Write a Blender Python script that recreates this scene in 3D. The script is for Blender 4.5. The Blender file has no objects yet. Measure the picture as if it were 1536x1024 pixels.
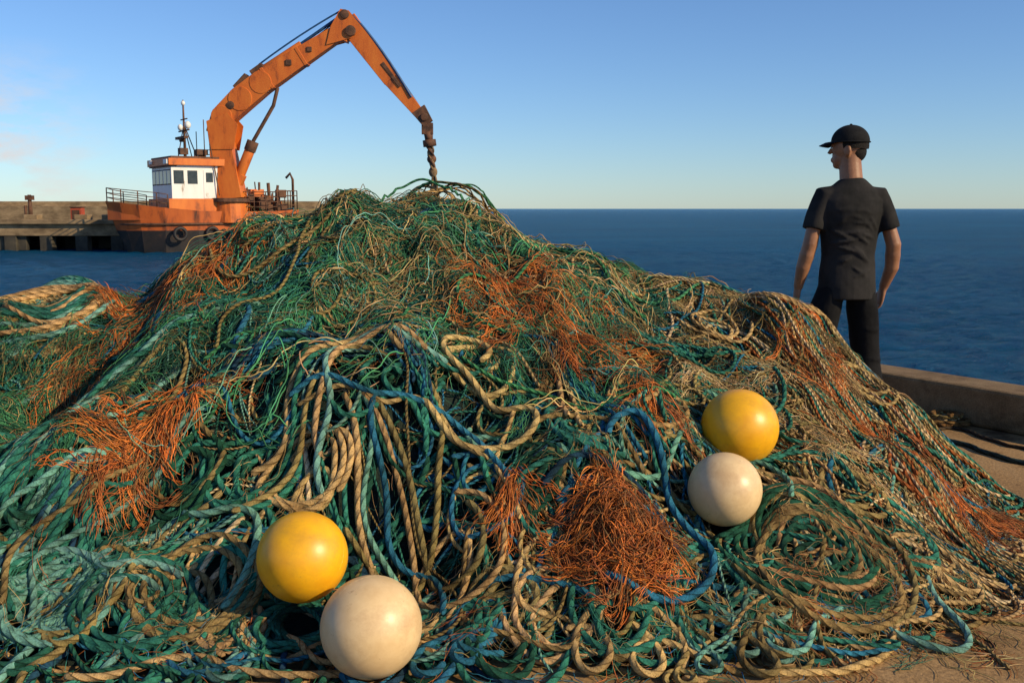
import bpy, math, numpy as np
from mathutils import Vector, Matrix
rng=np.random.default_rng(11)
scene=bpy.context.scene
D2R=math.radians

# ------------------------------------------------------------------ materials
def newmat(name):
    m=bpy.data.materials.new(name); m.use_nodes=True
    nt=m.node_tree; b=nt.nodes['Principled BSDF']
    return m,nt,b
def N(nt,t,**k):
    n=nt.nodes.new(t)
    for a,v in k.items(): setattr(n,a,v)
    return n
def noise(nt,scale,detail=5,rough=.6,coord='Object',stretch=None):
    tc=N(nt,'ShaderNodeTexCoord'); n=N(nt,'ShaderNodeTexNoise')
    n.inputs['Scale'].default_value=scale; n.inputs['Detail'].default_value=detail
    n.inputs['Roughness'].default_value=rough
    if stretch:
        mp=N(nt,'ShaderNodeMapping'); mp.inputs['Scale'].default_value=stretch
        nt.links.new(tc.outputs[coord],mp.inputs[0]); nt.links.new(mp.outputs[0],n.inputs[0])
    else: nt.links.new(tc.outputs[coord],n.inputs[0])
    return n
def ramp(nt,src,stops):
    r=N(nt,'ShaderNodeValToRGB'); e=r.color_ramp.elements
    while len(e)<len(stops): e.new(.5)
    for i,(p,c) in enumerate(stops):
        e[i].position=p; e[i].color=(*c,1) if len(c)==3 else c
    nt.links.new(src,r.inputs[0]); return r
def bump(nt,b,src,strength=.3,dist=.01):
    n=N(nt,'ShaderNodeBump'); n.inputs['Strength'].default_value=strength
    n.inputs['Distance'].default_value=dist
    nt.links.new(src,n.inputs['Height']); nt.links.new(n.outputs[0],b.inputs['Normal']); return n
def worn(name,c1,c2,c3=None,scale=3,rough=.6,bs=.2,bd=.01,p=(.35,.6,.75),stretch=None,spec=.4):
    m,nt,b=newmat(name)
    n=noise(nt,scale,7,.65,stretch=stretch)
    st=[(p[0],c1),(p[1],c2)]
    if c3: st.append((p[2],c3))
    r=ramp(nt,n.outputs[0],st); nt.links.new(r.outputs[0],b.inputs['Base Color'])
    b.inputs['Roughness'].default_value=rough; b.inputs['Specular IOR Level'].default_value=spec
    n2=noise(nt,scale*8,4); bump(nt,b,n2.outputs[0],bs,bd)
    return m

def rope_mat():
    m,nt,b=newmat('twisted_rope')
    L=nt.links.new
    at=N(nt,'ShaderNodeAttribute',attribute_name='Col')
    uv=N(nt,'ShaderNodeUVMap',uv_map='UVMap'); sp=N(nt,'ShaderNodeSeparateXYZ'); L(uv.outputs[0],sp.inputs[0])
    m3=N(nt,'ShaderNodeMath',operation='MULTIPLY_ADD'); L(sp.outputs[1],m3.inputs[0]); m3.inputs[1].default_value=3; L(sp.outputs[0],m3.inputs[2])
    fr=N(nt,'ShaderNodeMath',operation='FRACT'); L(m3.outputs[0],fr.inputs[0])
    a=N(nt,'ShaderNodeMath',operation='MULTIPLY_ADD'); L(fr.outputs[0],a.inputs[0]); a.inputs[1].default_value=2; a.inputs[2].default_value=-1
    sq=N(nt,'ShaderNodeMath',operation='MULTIPLY'); L(a.outputs[0],sq.inputs[0]); L(a.outputs[0],sq.inputs[1])
    h=N(nt,'ShaderNodeMath',operation='SUBTRACT'); h.inputs[0].default_value=1; L(sq.outputs[0],h.inputs[1])
    n=noise(nt,160,4,.75); n2=noise(nt,6,5,.65)
    hm=N(nt,'ShaderNodeMath',operation='MULTIPLY_ADD'); L(n.outputs[0],hm.inputs[0]); hm.inputs[1].default_value=.9; L(h.outputs[0],hm.inputs[2])
    bump(nt,b,hm.outputs[0],1.0,.004)
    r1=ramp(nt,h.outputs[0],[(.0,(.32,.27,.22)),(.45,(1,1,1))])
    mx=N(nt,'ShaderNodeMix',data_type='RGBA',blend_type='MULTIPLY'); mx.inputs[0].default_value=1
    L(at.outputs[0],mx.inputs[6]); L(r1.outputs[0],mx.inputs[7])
    r2=ramp(nt,n2.outputs[0],[(.3,(.45,.35,.24)),(.5,(.98,.91,.80)),(.72,(1.45,1.30,1.08))])
    mx2=N(nt,'ShaderNodeMix',data_type='RGBA',blend_type='MULTIPLY'); mx2.inputs[0].default_value=1
    L(mx.outputs[2],mx2.inputs[6]); L(r2.outputs[0],mx2.inputs[7])
    r3=ramp(nt,n.outputs[0],[(.3,(.5,.47,.43)),(.6,(1.14,1.14,1.12))])
    mx3=N(nt,'ShaderNodeMix',data_type='RGBA',blend_type='MULTIPLY'); mx3.inputs[0].default_value=1
    L(mx2.outputs[2],mx3.inputs[6]); L(r3.outputs[0],mx3.inputs[7])
    L(mx3.outputs[2],b.inputs['Base Color'])
    b.inputs['Roughness'].default_value=.92; b.inputs['Specular IOR Level'].default_value=.15
    return m
def fiber_mat():
    m,nt,b=newmat('net_fibre')
    at=N(nt,'ShaderNodeAttribute',attribute_name='Col')
    n=noise(nt,9,4,.6)
    r2=ramp(nt,n.outputs[0],[(.3,(.55,.48,.36)),(.7,(1.4,1.3,1.1))])
    mx=N(nt,'ShaderNodeMix',data_type='RGBA',blend_type='MULTIPLY'); mx.inputs[0].default_value=1
    nt.links.new(at.outputs[0],mx.inputs[6]); nt.links.new(r2.outputs[0],mx.inputs[7])
    nt.links.new(mx.outputs[2],b.inputs['Base Color'])
    b.inputs['Roughness'].default_value=.6; b.inputs['Specular IOR Level'].default_value=.3
    return m
M_rope=rope_mat(); M_fib=fiber_mat()
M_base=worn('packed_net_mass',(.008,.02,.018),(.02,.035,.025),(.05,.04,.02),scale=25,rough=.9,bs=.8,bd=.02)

# ------------------------------------------------------------------ mesh helpers
def link(o,parent=None):
    scene.collection.objects.link(o)
    if parent: o.parent=parent
    return o
def empty(name,loc=(0,0,0)):
    e=bpy.data.objects.new(name,None); e.location=loc; e.empty_display_size=.3
    scene.collection.objects.link(e); return e
class B:
    def __init__(s): s.v=[];s.f=[];s.m=[];s.s=[]
    def add(s,V,F,m=0,sm=False):
        o=len(s.v); s.v+= [tuple(p) for p in V]
        for f in F: s.f.append(tuple(i+o for i in f)); s.m.append(m); s.s.append(sm)
    def box(s,c,d,m=0,R=None):
        V=[]
        for x in(-1,1):
            for y in(-1,1):
                for z in(-1,1):
                    p=Vector((x*d[0]/2,y*d[1]/2,z*d[2]/2))
                    if R: p=R@p
                    V.append(p+Vector(c))
        s.add(V,[(0,1,3,2),(4,6,7,5),(0,4,5,1),(2,3,7,6),(0,2,6,4),(1,5,7,3)],m)
    def frame(s,a,b,up):
        t=(Vector(b)-Vector(a)).normalized(); u=Vector(up)
        if abs(t.dot(u))>.98: u=Vector((1,0,0)) if abs(t.x)<.9 else Vector((0,1,0))
        sd=t.cross(u).normalized(); u2=sd.cross(t); return sd,u2
    def beam(s,a,b,wa,wb,m=0,up=(0,0,1)):
        sd,u=s.frame(a,b,up); V=[]
        for p,w in((Vector(a),wa),(Vector(b),wb)):
            for i,j in((-1,-1),(1,-1),(1,1),(-1,1)): V.append(p+sd*i*w[0]/2+u*j*w[1]/2)
        s.add(V,[(0,1,2,3),(7,6,5,4),(0,4,5,1),(1,5,6,2),(2,6,7,3),(3,7,4,0)],m)
    def tube(s,P,R,m=0,n=10,up=(0,0,1),sm=True,caps=True):
        P=[Vector(p) for p in P]; V=[];F=[]
        for i,p in enumerate(P):
            a=P[max(i-1,0)]; b=P[min(i+1,len(P)-1)]
            sd,u=s.frame(a,b,up)
            r=R[i] if hasattr(R,'__len__') else R
            rx,ry=(r if hasattr(r,'__len__') else (r,r))
            for k in range(n):
                t=2*math.pi*k/n; V.append(p+sd*rx*math.cos(t)+u*ry*math.sin(t))
        for i in range(len(P)-1):
            for k in range(n):
                F.append((i*n+k,i*n+(k+1)%n,(i+1)*n+(k+1)%n,(i+1)*n+k))
        if caps: F.append(tuple(range(n-1,-1,-1))); F.append(tuple((len(P)-1)*n+k for k in range(n)))
        s.add(V,F,m,sm)
    def ell(s,c,r,m=0,R=None,nu=20,nv=12,t0=0,t1=math.pi):
        V=[];F=[]
        for i in range(nv+1):
            t=t0+(t1-t0)*i/nv
            for k in range(nu):
                a=2*math.pi*k/nu
                p=Vector((r[0]*math.sin(t)*math.cos(a),r[1]*math.sin(t)*math.sin(a),r[2]*math.cos(t)))
                if R: p=R@p
                V.append(p+Vector(c))
        for i in range(nv):
            for k in range(nu):
                F.append((i*nu+k,(i+1)*nu+k,(i+1)*nu+(k+1)%nu,i*nu+(k+1)%nu))
        s.add(V,F,m,True)
    def obj(s,name,mats,parent=None,bevel=0,loc=(0,0,0),rot=(0,0,0)):
        me=bpy.data.meshes.new(name); me.from_pydata(s.v,[],s.f)
        for m in mats: me.materials.append(m)
        me.polygons.foreach_set('material_index',s.m); me.polygons.foreach_set('use_smooth',s.s)
        me.update()
        o=bpy.data.objects.new(name,me); link(o,parent); o.location=loc; o.rotation_euler=rot
        if bevel:
            b=o.modifiers.new('bevel','BEVEL'); b.width=bevel; b.segments=2; b.limit_method='ANGLE'
        return o

class Tubes:
    """batch of swept strands written straight to one mesh"""
    def __init__(s): s.V=[];s.F=[];s.UV=[];s.C=[];s.n=0
    def add(s,P,r,col,sides=8,pitch=.06,taper=True):
        P=np.asarray(P,float)
        if P.ndim==2: P=P[None]
        Nn,n,_=P.shape
        T=np.gradient(P,axis=1); T/=np.linalg.norm(T,axis=2,keepdims=True)+1e-9
        S=np.cross(T,np.array([0,0,1.])); S+=np.array([1e-4,0,0]); S/=np.linalg.norm(S,axis=2,keepdims=True)+1e-9
        U=np.cross(S,T)
        r=np.broadcast_to(np.asarray(r,float).reshape(-1,1),(Nn,n)).copy()
        if taper: r[:,0]*=.35; r[:,-1]*=.35
        a=2*np.pi*np.arange(sides)/sides
        V=P[:,:,None,:]+r[:,:,None,None]*(np.cos(a)[None,None,:,None]*S[:,:,None,:]+np.sin(a)[None,None,:,None]*U[:,:,None,:])
        idx=np.arange(Nn*n*sides).reshape(Nn,n,sides)+s.n
        i0=idx[:,:-1,:]; i1=idx[:,1:,:]
        F=np.stack([i0,np.roll(i0,-1,2),np.roll(i1,-1,2),i1],-1).reshape(-1,4)
        L=np.concatenate([np.zeros((Nn,1)),np.cumsum(np.linalg.norm(np.diff(P,axis=1),axis=2),axis=1)],1)/pitch
        k=np.arange(sides)/sides
        u0=np.broadcast_to(L[:,:-1,None],(Nn,n-1,sides)); u1=np.broadcast_to(L[:,1:,None],(Nn,n-1,sides))
        v0=np.broadcast_to(k,(Nn,n-1,sides)); v1=v0+1/sides
        UV=np.stack([np.stack([u0,v0],-1),np.stack([u0,v1],-1),np.stack([u1,v1],-1),np.stack([u1,v0],-1)],3)
        col=np.asarray(col,float).reshape(-1,3)
        C=np.broadcast_to(np.concatenate([np.broadcast_to(col,(Nn,3)),np.ones((Nn,1))],1)[:,None,:],(Nn,n*sides,4))
        s.V.append(V.reshape(-1,3)); s.F.append(F); s.UV.append(UV.reshape(-1,2)); s.C.append(C.reshape(-1,4)); s.n+=Nn*n*sides
    def obj(s,name,mat,parent=None):
        V=np.concatenate(s.V).astype(np.float32);F=np.concatenate(s.F).astype(np.int32);UV=np.concatenate(s.UV).astype(np.float32);C=np.concatenate(s.C).astype(np.float32)
        me=bpy.data.meshes.new(name)
        me.vertices.add(len(V)); me.vertices.foreach_set('co',V.ravel())
        me.loops.add(F.size); me.loops.foreach_set('vertex_index',F.ravel())
        me.polygons.add(len(F)); me.polygons.foreach_set('loop_start',np.arange(0,F.size,4,dtype=np.int32))
        me.polygons.foreach_set('use_smooth',np.ones(len(F),bool))
        uv=me.uv_layers.new(name='UVMap'); uv.data.foreach_set('uv',UV.ravel())
        ca=me.color_attributes.new('Col','FLOAT_COLOR','POINT'); ca.data.foreach_set('color',C.ravel())
        me.update(calc_edges=True); me.materials.append(mat)
        o=bpy.data.objects.new(name,me); return link(o,parent)

# ------------------------------------------------------------------ pile form
def foot(x): return np.interp(x,[-3.4,-1.5,-.46,.3,.85,1.25,1.56,1.93,2.05],[2.45,2.36,2.42,2.47,2.58,2.75,3.06,3.66,4.0])
def ridy(x): return np.interp(x,[-3.4,-1.5,.6,1.15,1.33,1.56,1.81,1.95],[4.3,4.3,4.65,4.75,4.6,4.4,4.2,4.0])
def ridh(x): return np.interp(x,[-3.3,-2.9,-2.2,-1.97,-1.75,-1.58,-1.29,-.97,-.72,-.4,-.15,.1,.34,.55,.875,1.15,1.33,1.56,1.81,1.95,2.03],
                                [0,.5,.74,.83,.80,.75,.96,1.10,1.20,1.21,1.20,1.12,1.02,.86,.79,.77,.64,.44,.20,.06,0])
def back(x): return np.interp(x,[-1,.8,1.3,1.9],[1.5,1.3,.7,.5])
waves=[(rng.normal(0,1)*k,rng.normal(0,1)*k,rng.uniform(0,6.28),a) for k,a in [(4,.022)]*6+[(9,.018)]*8+[(18,.011)]*8]
def Hbase(x,y):
    t=(y-foot(x))/(ridy(x)-foot(x)); 
    tt=[0,.05,.1,.2,.3,.5,.7,.85,1]; hh=[0,.07,.125,.235,.37,.63,.83,.94,1]
    h=np.interp(np.clip(t,0,1),tt,hh)
    s=np.clip((y-ridy(x))/back(x),0,1)
    h=np.where(y>ridy(x),1-s**1.6,h)
    h=h*ridh(x)
    n=0
    for kx,ky,p,a in waves: n=n+a*np.sin(kx*x+ky*y+p)
    return np.maximum(h+n*np.clip(h*5,0,1)-.03,-.01)
CS=.006; X0,X1,Y0,Y1=-3.5,2.9,1.9,6.6
nx=int((X1-X0)/CS); ny=int((Y1-Y0)/CS)
gx=X0+(np.arange(nx)+.5)*CS; gy=Y0+(np.arange(ny)+.5)*CS
GX,GY=np.meshgrid(gx,gy,indexing='ij')
G=Hbase(GX,GY)
def blur(A,k):
    for ax in(0,1):
        c=np.cumsum(np.pad(A,[(k+1,k) if i==ax else (0,0) for i in(0,1)],mode='edge'),axis=ax)
        n=2*k+1
        A=(np.take(c,np.arange(n,c.shape[ax]),axis=ax)-np.take(c,np.arange(0,c.shape[ax]-n),axis=ax))/n
    return A
G=blur(blur(G,8),8)
G+=.07*np.exp(-(((GX-.31)/.11)**2+((GY-2.78)/.1)**2))       # swelling under the balled net
G0=G.copy()
def gi(x,y):
    return np.clip(((x-X0)/CS).astype(int),0,nx-1),np.clip(((y-Y0)/CS).astype(int),0,ny-1)

pile=empty('fishing_net_pile')
st=4
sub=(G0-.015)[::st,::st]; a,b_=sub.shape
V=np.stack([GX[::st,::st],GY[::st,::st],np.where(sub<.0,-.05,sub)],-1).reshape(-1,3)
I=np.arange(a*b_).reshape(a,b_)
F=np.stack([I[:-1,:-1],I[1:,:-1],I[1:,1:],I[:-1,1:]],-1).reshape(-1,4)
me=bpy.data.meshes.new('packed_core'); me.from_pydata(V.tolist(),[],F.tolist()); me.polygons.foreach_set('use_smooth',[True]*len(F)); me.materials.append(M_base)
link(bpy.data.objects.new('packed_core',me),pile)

BUOYS=[((-.566,2.59,.268),.122,'y'),((-.363,2.45,.131),.131,'w'),((.77,3.30,.467),.13,'y'),((.66,3.0,.338),.114,'w')]
ropes=Tubes(); coil=Tubes(); fib=Tubes()
COL=dict(teal=(.03,.18,.15),dgreen=(.015,.085,.06),aqua=(.13,.32,.30),blue=(.025,.155,.29),dblue=(.015,.055,.12),tan=(.43,.31,.155),
         olive=(.23,.18,.08),pale=(.54,.43,.27),orange=(.54,.17,.035),rust=(.32,.105,.032),green=(.05,.22,.11),brown=(.17,.095,.04))
def cj(c,j=.2):
    c=np.array(COL[c] if isinstance(c,str) else c); return c*(1+rng.uniform(-j,j))*(1+rng.uniform(-.06,.06,3))
offs=[(i,j) for i in range(-3,4) for j in range(-3,4)]
def smooth1(z,k):
    if len(z)<2*k+2: return z
    w=np.hanning(2*k+3)[1:-1]; w/=w.sum(); return np.convolve(np.pad(z,k,mode='edge'),w,mode='valid')
def lay(xy,r,col,tub=None,pitch=None,cap=.06,sides=8,lift=0):
    xy=np.array(xy,float)
    if len(xy)<8: return
    for (bx,by,bz),br,_ in BUOYS:
        d=xy-np.array([bx,by]); l=np.hypot(d[:,0],d[:,1])+1e-6
        R=br*.66
        k=l<R; xy[k]=np.array([bx,by])+d[k]/l[k][:,None]*R
    xy=np.stack([smooth1(xy[:,0],2),smooth1(xy[:,1],2)],1)
    ix,iy=gi(xy[:,0],xy[:,1]); q=max(1,int(r/CS*.7))
    z0=np.maximum.reduce([G[np.clip(ix+i,0,nx-1),np.clip(iy+j,0,ny-1)] for i,j in((0,0),(q,0),(-q,0),(0,q),(0,-q))])
    g0=G0[ix,iy]
    zp=np.pad(z0,2,mode='edge'); zm=np.maximum.reduce([zp[i:i+len(z0)] for i in range(5)])
    e=np.maximum(smooth1(zm-g0,5),0)-.15*r
    e=cap*(1-np.exp(-np.maximum(e,0)/cap))+rng.uniform(-.006,.006)
    zc=smooth1(g0,5)+smooth1(e,3)+r*.9+lift
    zc=np.maximum(zc,r*.8)
    for (bx,by,bz),br,_ in BUOYS:          # ropes that pass beneath a float stay beneath it
        l=np.hypot(xy[:,0]-bx,xy[:,1]-by); k=l<br
        zc[k]=np.minimum(zc[k],np.maximum(bz-np.sqrt(np.maximum(br*br-l[k]**2,0))-r*.6,r*.8))
    for i,j in offs:
        d=math.hypot(i,j)*CS
        if d<=r:
            a_=np.clip(ix+i,0,nx-1); b2=np.clip(iy+j,0,ny-1)
            np.maximum.at(G,(a_,b2),zc+math.sqrt(r*r-d*d)*.9)
    P=np.stack([xy[:,0],xy[:,1],zc],1)
    (tub or ropes).add(P,r,cj(col),sides,pitch or r*4.3)
def walk(x,y,th,L,kap,ls=.15,bias=0,pref=None,pw=0,ds=.012):
    n=int(L/ds); k=rng.normal()*kap; out=np.empty((n,2)); sq=kap*math.sqrt(2*ds/ls); rn=rng.normal(size=n)
    for i in range(n):
        out[i]=(x,y)
        k+=-k*ds/ls+sq*rn[i]
        dth=(k+bias)*ds
        if pref is not None: dth+=pw*math.sin(pref-th)*ds
        f=foot(x)
        if y<f+.03 or y>ridy(x)+back(x)*.8 or x>1.95 or x<-3:
            tgt=math.atan2(3.7-y,(.5 if x>1.2 else x*.8)-x); dth+=14*math.sin(tgt-th)*ds
        th+=dth; x+=math.cos(th)*ds; y+=math.sin(th)*ds
    return out
zw=[(rng.normal()*6,rng.normal()*6,rng.uniform(0,6.28)) for _ in range(6)]
def clump(x,y): return sum(math.sin(a*x+b*y+c) for a,b,c in zw)/2.5+rng.normal()*.35
def zone(x,y):
    v=clump(x,y)
    if x>.55 and y>2.95: return rng.choice(['tan','olive','pale','brown','teal'],p=[.34,.25,.15,.12,.14]) if v>-.3 else rng.choice(['rust','teal','aqua','blue','olive'],p=[.22,.3,.12,.10,.26])
    if x<-.8: return rng.choice(['teal','dgreen','aqua','blue'],p=[.42,.26,.22,.10]) if v>-.5 else rng.choice(['tan','olive','teal','brown'],p=[.25,.3,.3,.15])
    return rng.choice(['olive','tan','pale','teal','blue'],p=[.31,.29,.1,.20,.10]) if v>.15 else rng.choice(['teal','dgreen','dblue','aqua','blue','olive'],p=[.36,.2,.08,.13,.11,.12])
def sample_pile(n,x0=-2.7,x1=1.95,y0=2.4,y1=5.3):
    out=[]
    while len(out)<n:
        x=rng.uniform(x0,x1); y=rng.uniform(y0,y1)
        if y>foot(x)+.02 and y<ridy(x)+back(x)*.5: out.append((x,y))
    return out
def dwn(x,y):
    return math.atan2(-(1.0),(.9 if x>1.0 else (-.7 if x<-1.0 else .45*x)))
for x,y in sample_pile(330):
    r=rng.uniform(.008,.011) if y<3.4 else rng.uniform(.006,.009)
    lay(walk(x,y,rng.uniform(0,6.28),rng.uniform(.8,2.2),7,.2,bias=rng.choice([-4,0,4])),r,zone(x,y))
for x,y in sample_pile(230,.55,1.95,3.0,5.2):
    d=dwn(x,y)
    lay(walk(x,y,d+rng.normal()*.6,rng.uniform(.5,1.4),5,.15,pref=d+rng.normal()*.3,pw=4),rng.uniform(.004,.0075),zone(x,y))
def bundle(ctrl,k,spread,r,cols,noise_=.012,cap=.085,lift=0):
    c=np.array(ctrl,float); n=len(c)
    t=np.linspace(0,n-1,400)
    i=np.clip(t.astype(int),0,n-2); f=(t-i)[:,None]
    p0=c[np.clip(i-1,0,n-1)];p1=c[i];p2=c[i+1];p3=c[np.clip(i+2,0,n-1)]
    P=.5*((2*p1)+(-p0+p2)*f+(2*p0-5*p1+4*p2-p3)*f**2+(-p0+3*p1-3*p2+p3)*f**3)
    s=np.concatenate([[0],np.cumsum(np.hypot(*np.diff(P,axis=0).T))])
    m=max(8,int(s[-1]/.012)); ss=np.linspace(0,s[-1],m)
    P=np.stack([np.interp(ss,s,P[:,0]),np.interp(ss,s,P[:,1])],1)
    T=np.gradient(P,axis=0); T/=np.linalg.norm(T,axis=1,keepdims=True)+1e-9; Nn=np.stack([-T[:,1],T[:,0]],1)
    for q in range(k):
        o=(q-(k-1)/2)*spread+rng.normal()*spread*.4
        w=sum(rng.normal()*noise_*np.sin(ss*f+rng.uniform(0,6.28)) for f in(6,13,24))
        a0=int(rng.uniform(0,.15)*m); a1=m-int(rng.uniform(0,.15)*m)
        lay((P+Nn*(o+w)[:,None])[a0:a1] if k>1 else P+Nn*w[:,None],r*rng.uniform(.88,1.06),cols[q%len(cols)],cap=cap,lift=lift)
def coils(cx,cy,R0,R1,turns,r,col,tub=None,sq=1.0,jit=.02,drift=.03,ang=0,cap=.08,lift=0):
    m=int(turns*2*math.pi*(R0+R1)/2/.012); ph=np.linspace(0,turns*2*math.pi,m)+rng.uniform(0,6.28)
    Rr=np.interp(np.linspace(0,1,m),np.linspace(0,1,int(turns)+2),rng.uniform(R0,R1,int(turns)+2))
    Rr=Rr+jit*np.sin(ph*.37+rng.uniform(0,6))+.008*np.sin(ph*3.3+rng.uniform(0,6))
    cxv=cx+drift*np.sin(ph*.21+rng.uniform(0,6)); cyv=cy+drift*np.cos(ph*.17+rng.uniform(0,6))
    a_=Rr*np.cos(ph); b2=Rr*np.sin(ph)*sq
    lay(np.stack([cxv+a_*math.cos(ang)-b2*math.sin(ang),cyv+a_*math.sin(ang)+b2*math.cos(ang)],1),r,col,tub,cap=cap,lift=lift)
for x0,y0 in [(-1.0,3.6),(-1.1,3.4),(-.95,3.3),(-1.3,3.5),(-1.0,3.1),(-1.4,3.2),(-1.5,3.7),(-.9,2.95),(-1.2,3.0),(-1.6,3.3)]:
    j=rng.normal(size=6)*.04
    bundle([(x0+.1,y0+.08),(x0-.05,y0+j[0]),(x0-.25,y0-.2+j[1]),(x0-.4+j[2],y0-.5),(x0-.42+j[3],y0-.8)],5,.026,.0105,
           [str(c) for c in rng.permutation(['teal','dgreen','teal','aqua','olive','dblue'])])
for k in range(9):
    coils(-1.93+rng.normal()*.07,4.05+rng.normal()*.12,.14,.36,3.2,.0105,rng.choice(['teal','aqua','aqua','tan','teal','dgreen']),sq=.8)
for k in range(5):
    coils(-1.95+rng.normal()*.05,3.98+rng.normal()*.08,.08,.16,3,.009,rng.choice(['tan','olive','tan']))
for cx,cy,R,c,n in [(-.86,2.68,.16,'teal',5),(-.9,2.64,.17,'olive',3),(-1.3,2.62,.12,'aqua',5),(-1.22,2.6,.15,'aqua',3),(-1.05,2.58,.15,'teal',3),
    (0.0,2.62,.12,'olive',3),(.13,2.58,.12,'tan',2.5),(.33,2.58,.14,'teal',2.2),(-.15,2.6,.13,'teal',3),(.45,2.66,.13,'teal',3),
    (-.62,2.95,.13,'tan',2.5),(-.78,3.02,.13,'teal',3),(-1.0,3.0,.1,'dgreen',3),(.02,3.2,.11,'teal',2.5),(.25,3.15,.13,'teal',3),(.05,2.95,.12,'dgreen',3),(.45,3.3,.12,'tan',2),
    (-1.4,2.85,.12,'teal',3),(-.45,2.72,.14,'dblue',3),(1.2,3.05,.14,'teal',2.5),(1.1,3.2,.12,'olive',2.5),(-.1,3.4,.12,'tan',2)]:
    coils(cx,cy,R*.6,R*1.1,n,.0105,c,sq=.85)
for x in np.arange(-1.7,1.3,.08):
    y=foot(x)+rng.uniform(.0,.2)
    lay(walk(x,y,rng.uniform(0,6.28),rng.uniform(.7,1.5),5,.3,bias=rng.choice([-8,8])),.0105,rng.choice(['teal','olive','aqua','tan','teal','dgreen','blue']))
for x,y in sample_pile(330,-2.2,1.9,2.45,4.4):
    lay(walk(x,y,rng.uniform(0,6.28),rng.uniform(.4,1.1),9,.12,bias=rng.choice([-6,0,6])),rng.uniform(.0028,.005),zone(x,y),sides=6,cap=.075)

# ------------------------------------------------------------------ net fibres (tresses over the lower ropes)
Gs=blur(blur(G,4),4)
cw=[(rng.normal()*14,rng.normal()*14,rng.uniform(0,6.28)) for _ in range(10)]
CL=sum(np.sin(a*GX+b*GY+c) for a,b,c in cw)/4
CL=np.clip(CL,-1,1)
def tress(xs,ys,ths,n,ds,kap,M,spread,r,colfn,lift,loop=0,friz=1.0,mound=0):
    Ng=len(xs); s=np.arange(n)*ds
    k=np.zeros((Ng,n))
    for f in (4,9,17): k+=rng.normal(size=(Ng,1))*kap*np.sin(f*s[None]+rng.uniform(0,6.28,(Ng,1)))
    k+=loop*rng.choice([-1,1],(Ng,1))*rng.uniform(.3,1,(Ng,1))
    th=ths[:,None]+np.cumsum(k*ds,1)
    x=xs[:,None]+np.cumsum(np.cos(th)*ds,1); y=ys[:,None]+np.cumsum(np.sin(th)*ds,1)
    base=np.array([colfn(a,b) for a,b in zip(xs,ys)])
    for m in range(M):
        o=np.zeros((Ng,n)); o2=np.zeros((Ng,n)); o3=np.zeros((Ng,n))
        for f,a_ in((5,1),(13,.6),(31,.35),(62,.2*friz),(100,.12*friz)):
            o+=rng.normal(size=(Ng,1))*a_*np.sin(f*s[None]+rng.uniform(0,6.28,(Ng,1)))
            o2+=rng.normal(size=(Ng,1))*a_*np.sin(f*s[None]+rng.uniform(0,6.28,(Ng,1)))
            o3+=rng.normal(size=(Ng,1))*a_*np.sin(f*s[None]+rng.uniform(0,6.28,(Ng,1)))*.5
        xx=x-np.sin(th)*o*spread+np.cos(th)*o3*spread; yy=y+np.cos(th)*o*spread+np.sin(th)*o3*spread
        ix,iy=gi(xx,yy); z=Gs[ix,iy]+mound*np.maximum(CL[ix,iy],-.3)
        z=np.maximum(z,0)+.002+np.abs(o2)*lift*.6+lift*.3*rng.uniform(0,1,(Ng,1))
        bad=np.zeros(Ng,bool)
        for (bx,by,bz),br,_ in BUOYS: bad|=(np.hypot(xx-bx,yy-by)<br*.95).any(1)
        P=np.stack([xx,yy,z],-1)[~bad]
        if len(P)==0: continue
        C=base[~bad]*rng.uniform(.55,1.45,(len(P),1))*rng.uniform(.9,1.1,(len(P),3))
        fib.add(P,r*rng.uniform(.6,1.25,len(P)),C,3,.05)
def pts(n,poly):
    q=np.array(poly); i=rng.integers(0,len(q)-1,n); f=rng.uniform(0,1,(n,1)); return q[i]*(1-f)+q[i+1]*f
def pick(names,p=None):
    return lambda x,y: cj(rng.choice(names,p=p),.35)
def greenc(x,y):
    v=clump(x*1.3,y*1.3)
    return cj(rng.choice(['dgreen','teal','green'],p=[.4,.35,.25]) if v<.15 else rng.choice(['green','olive','tan','teal'],p=[.33,.25,.2,.22]),.3)
def tanc(x,y):
    v=clump(x*1.3,y*1.3)
    return cj(rng.choice(['tan','pale','olive'],p=[.5,.22,.28]) if v>-.2 else rng.choice(['olive','teal','brown','tan'],p=[.3,.3,.2,.2]),.3)
n=620; S=np.array(sample_pile(n,-1.3,.5,3.45,5.0)); 
tress(S[:,0],S[:,1],rng.uniform(0,6.28,n),30,.015,6,10,.034,.0013,greenc,.028,loop=6,mound=.03)
n=150; S=np.array(sample_pile(n,-1.15,.5,3.5,4.9))
tress(S[:,0],S[:,1],rng.uniform(0,6.28,n),60,.014,3,3,.012,.0024,pick(['tan','green','olive','aqua'],[.35,.3,.2,.15]),.045,loop=7,mound=.03)
n=350; S=np.array(sample_pile(n,.3,1.4,3.45,5.0)); 
tress(S[:,0],S[:,1],rng.uniform(0,6.28,n),28,.014,6,8,.028,.0012,tanc,.022,loop=7,friz=1.4,mound=.02)
n=360; S=np.array(sample_pile(n,-2.6,1.95,2.45,5.2))
tress(S[:,0],S[:,1],rng.uniform(0,6.28,n),26,.014,6,5,.03,.0010,pick(['dgreen','teal','olive','tan','rust'],[.33,.22,.2,.17,.08]),.012,loop=5)
n=120; S=np.array(sample_pile(n,-2.2,-1.35,3.2,3.8))
tress(S[:,0],S[:,1],rng.uniform(0,6.28,n),30,.015,5,9,.03,.0012,pick(['dgreen','green','olive'],[.5,.3,.2]),.022,loop=5,mound=.02)
n=60; xs=rng.uniform(-1.6,.7,n); ys=foot(xs)+rng.uniform(-.05,.05,n)
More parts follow.
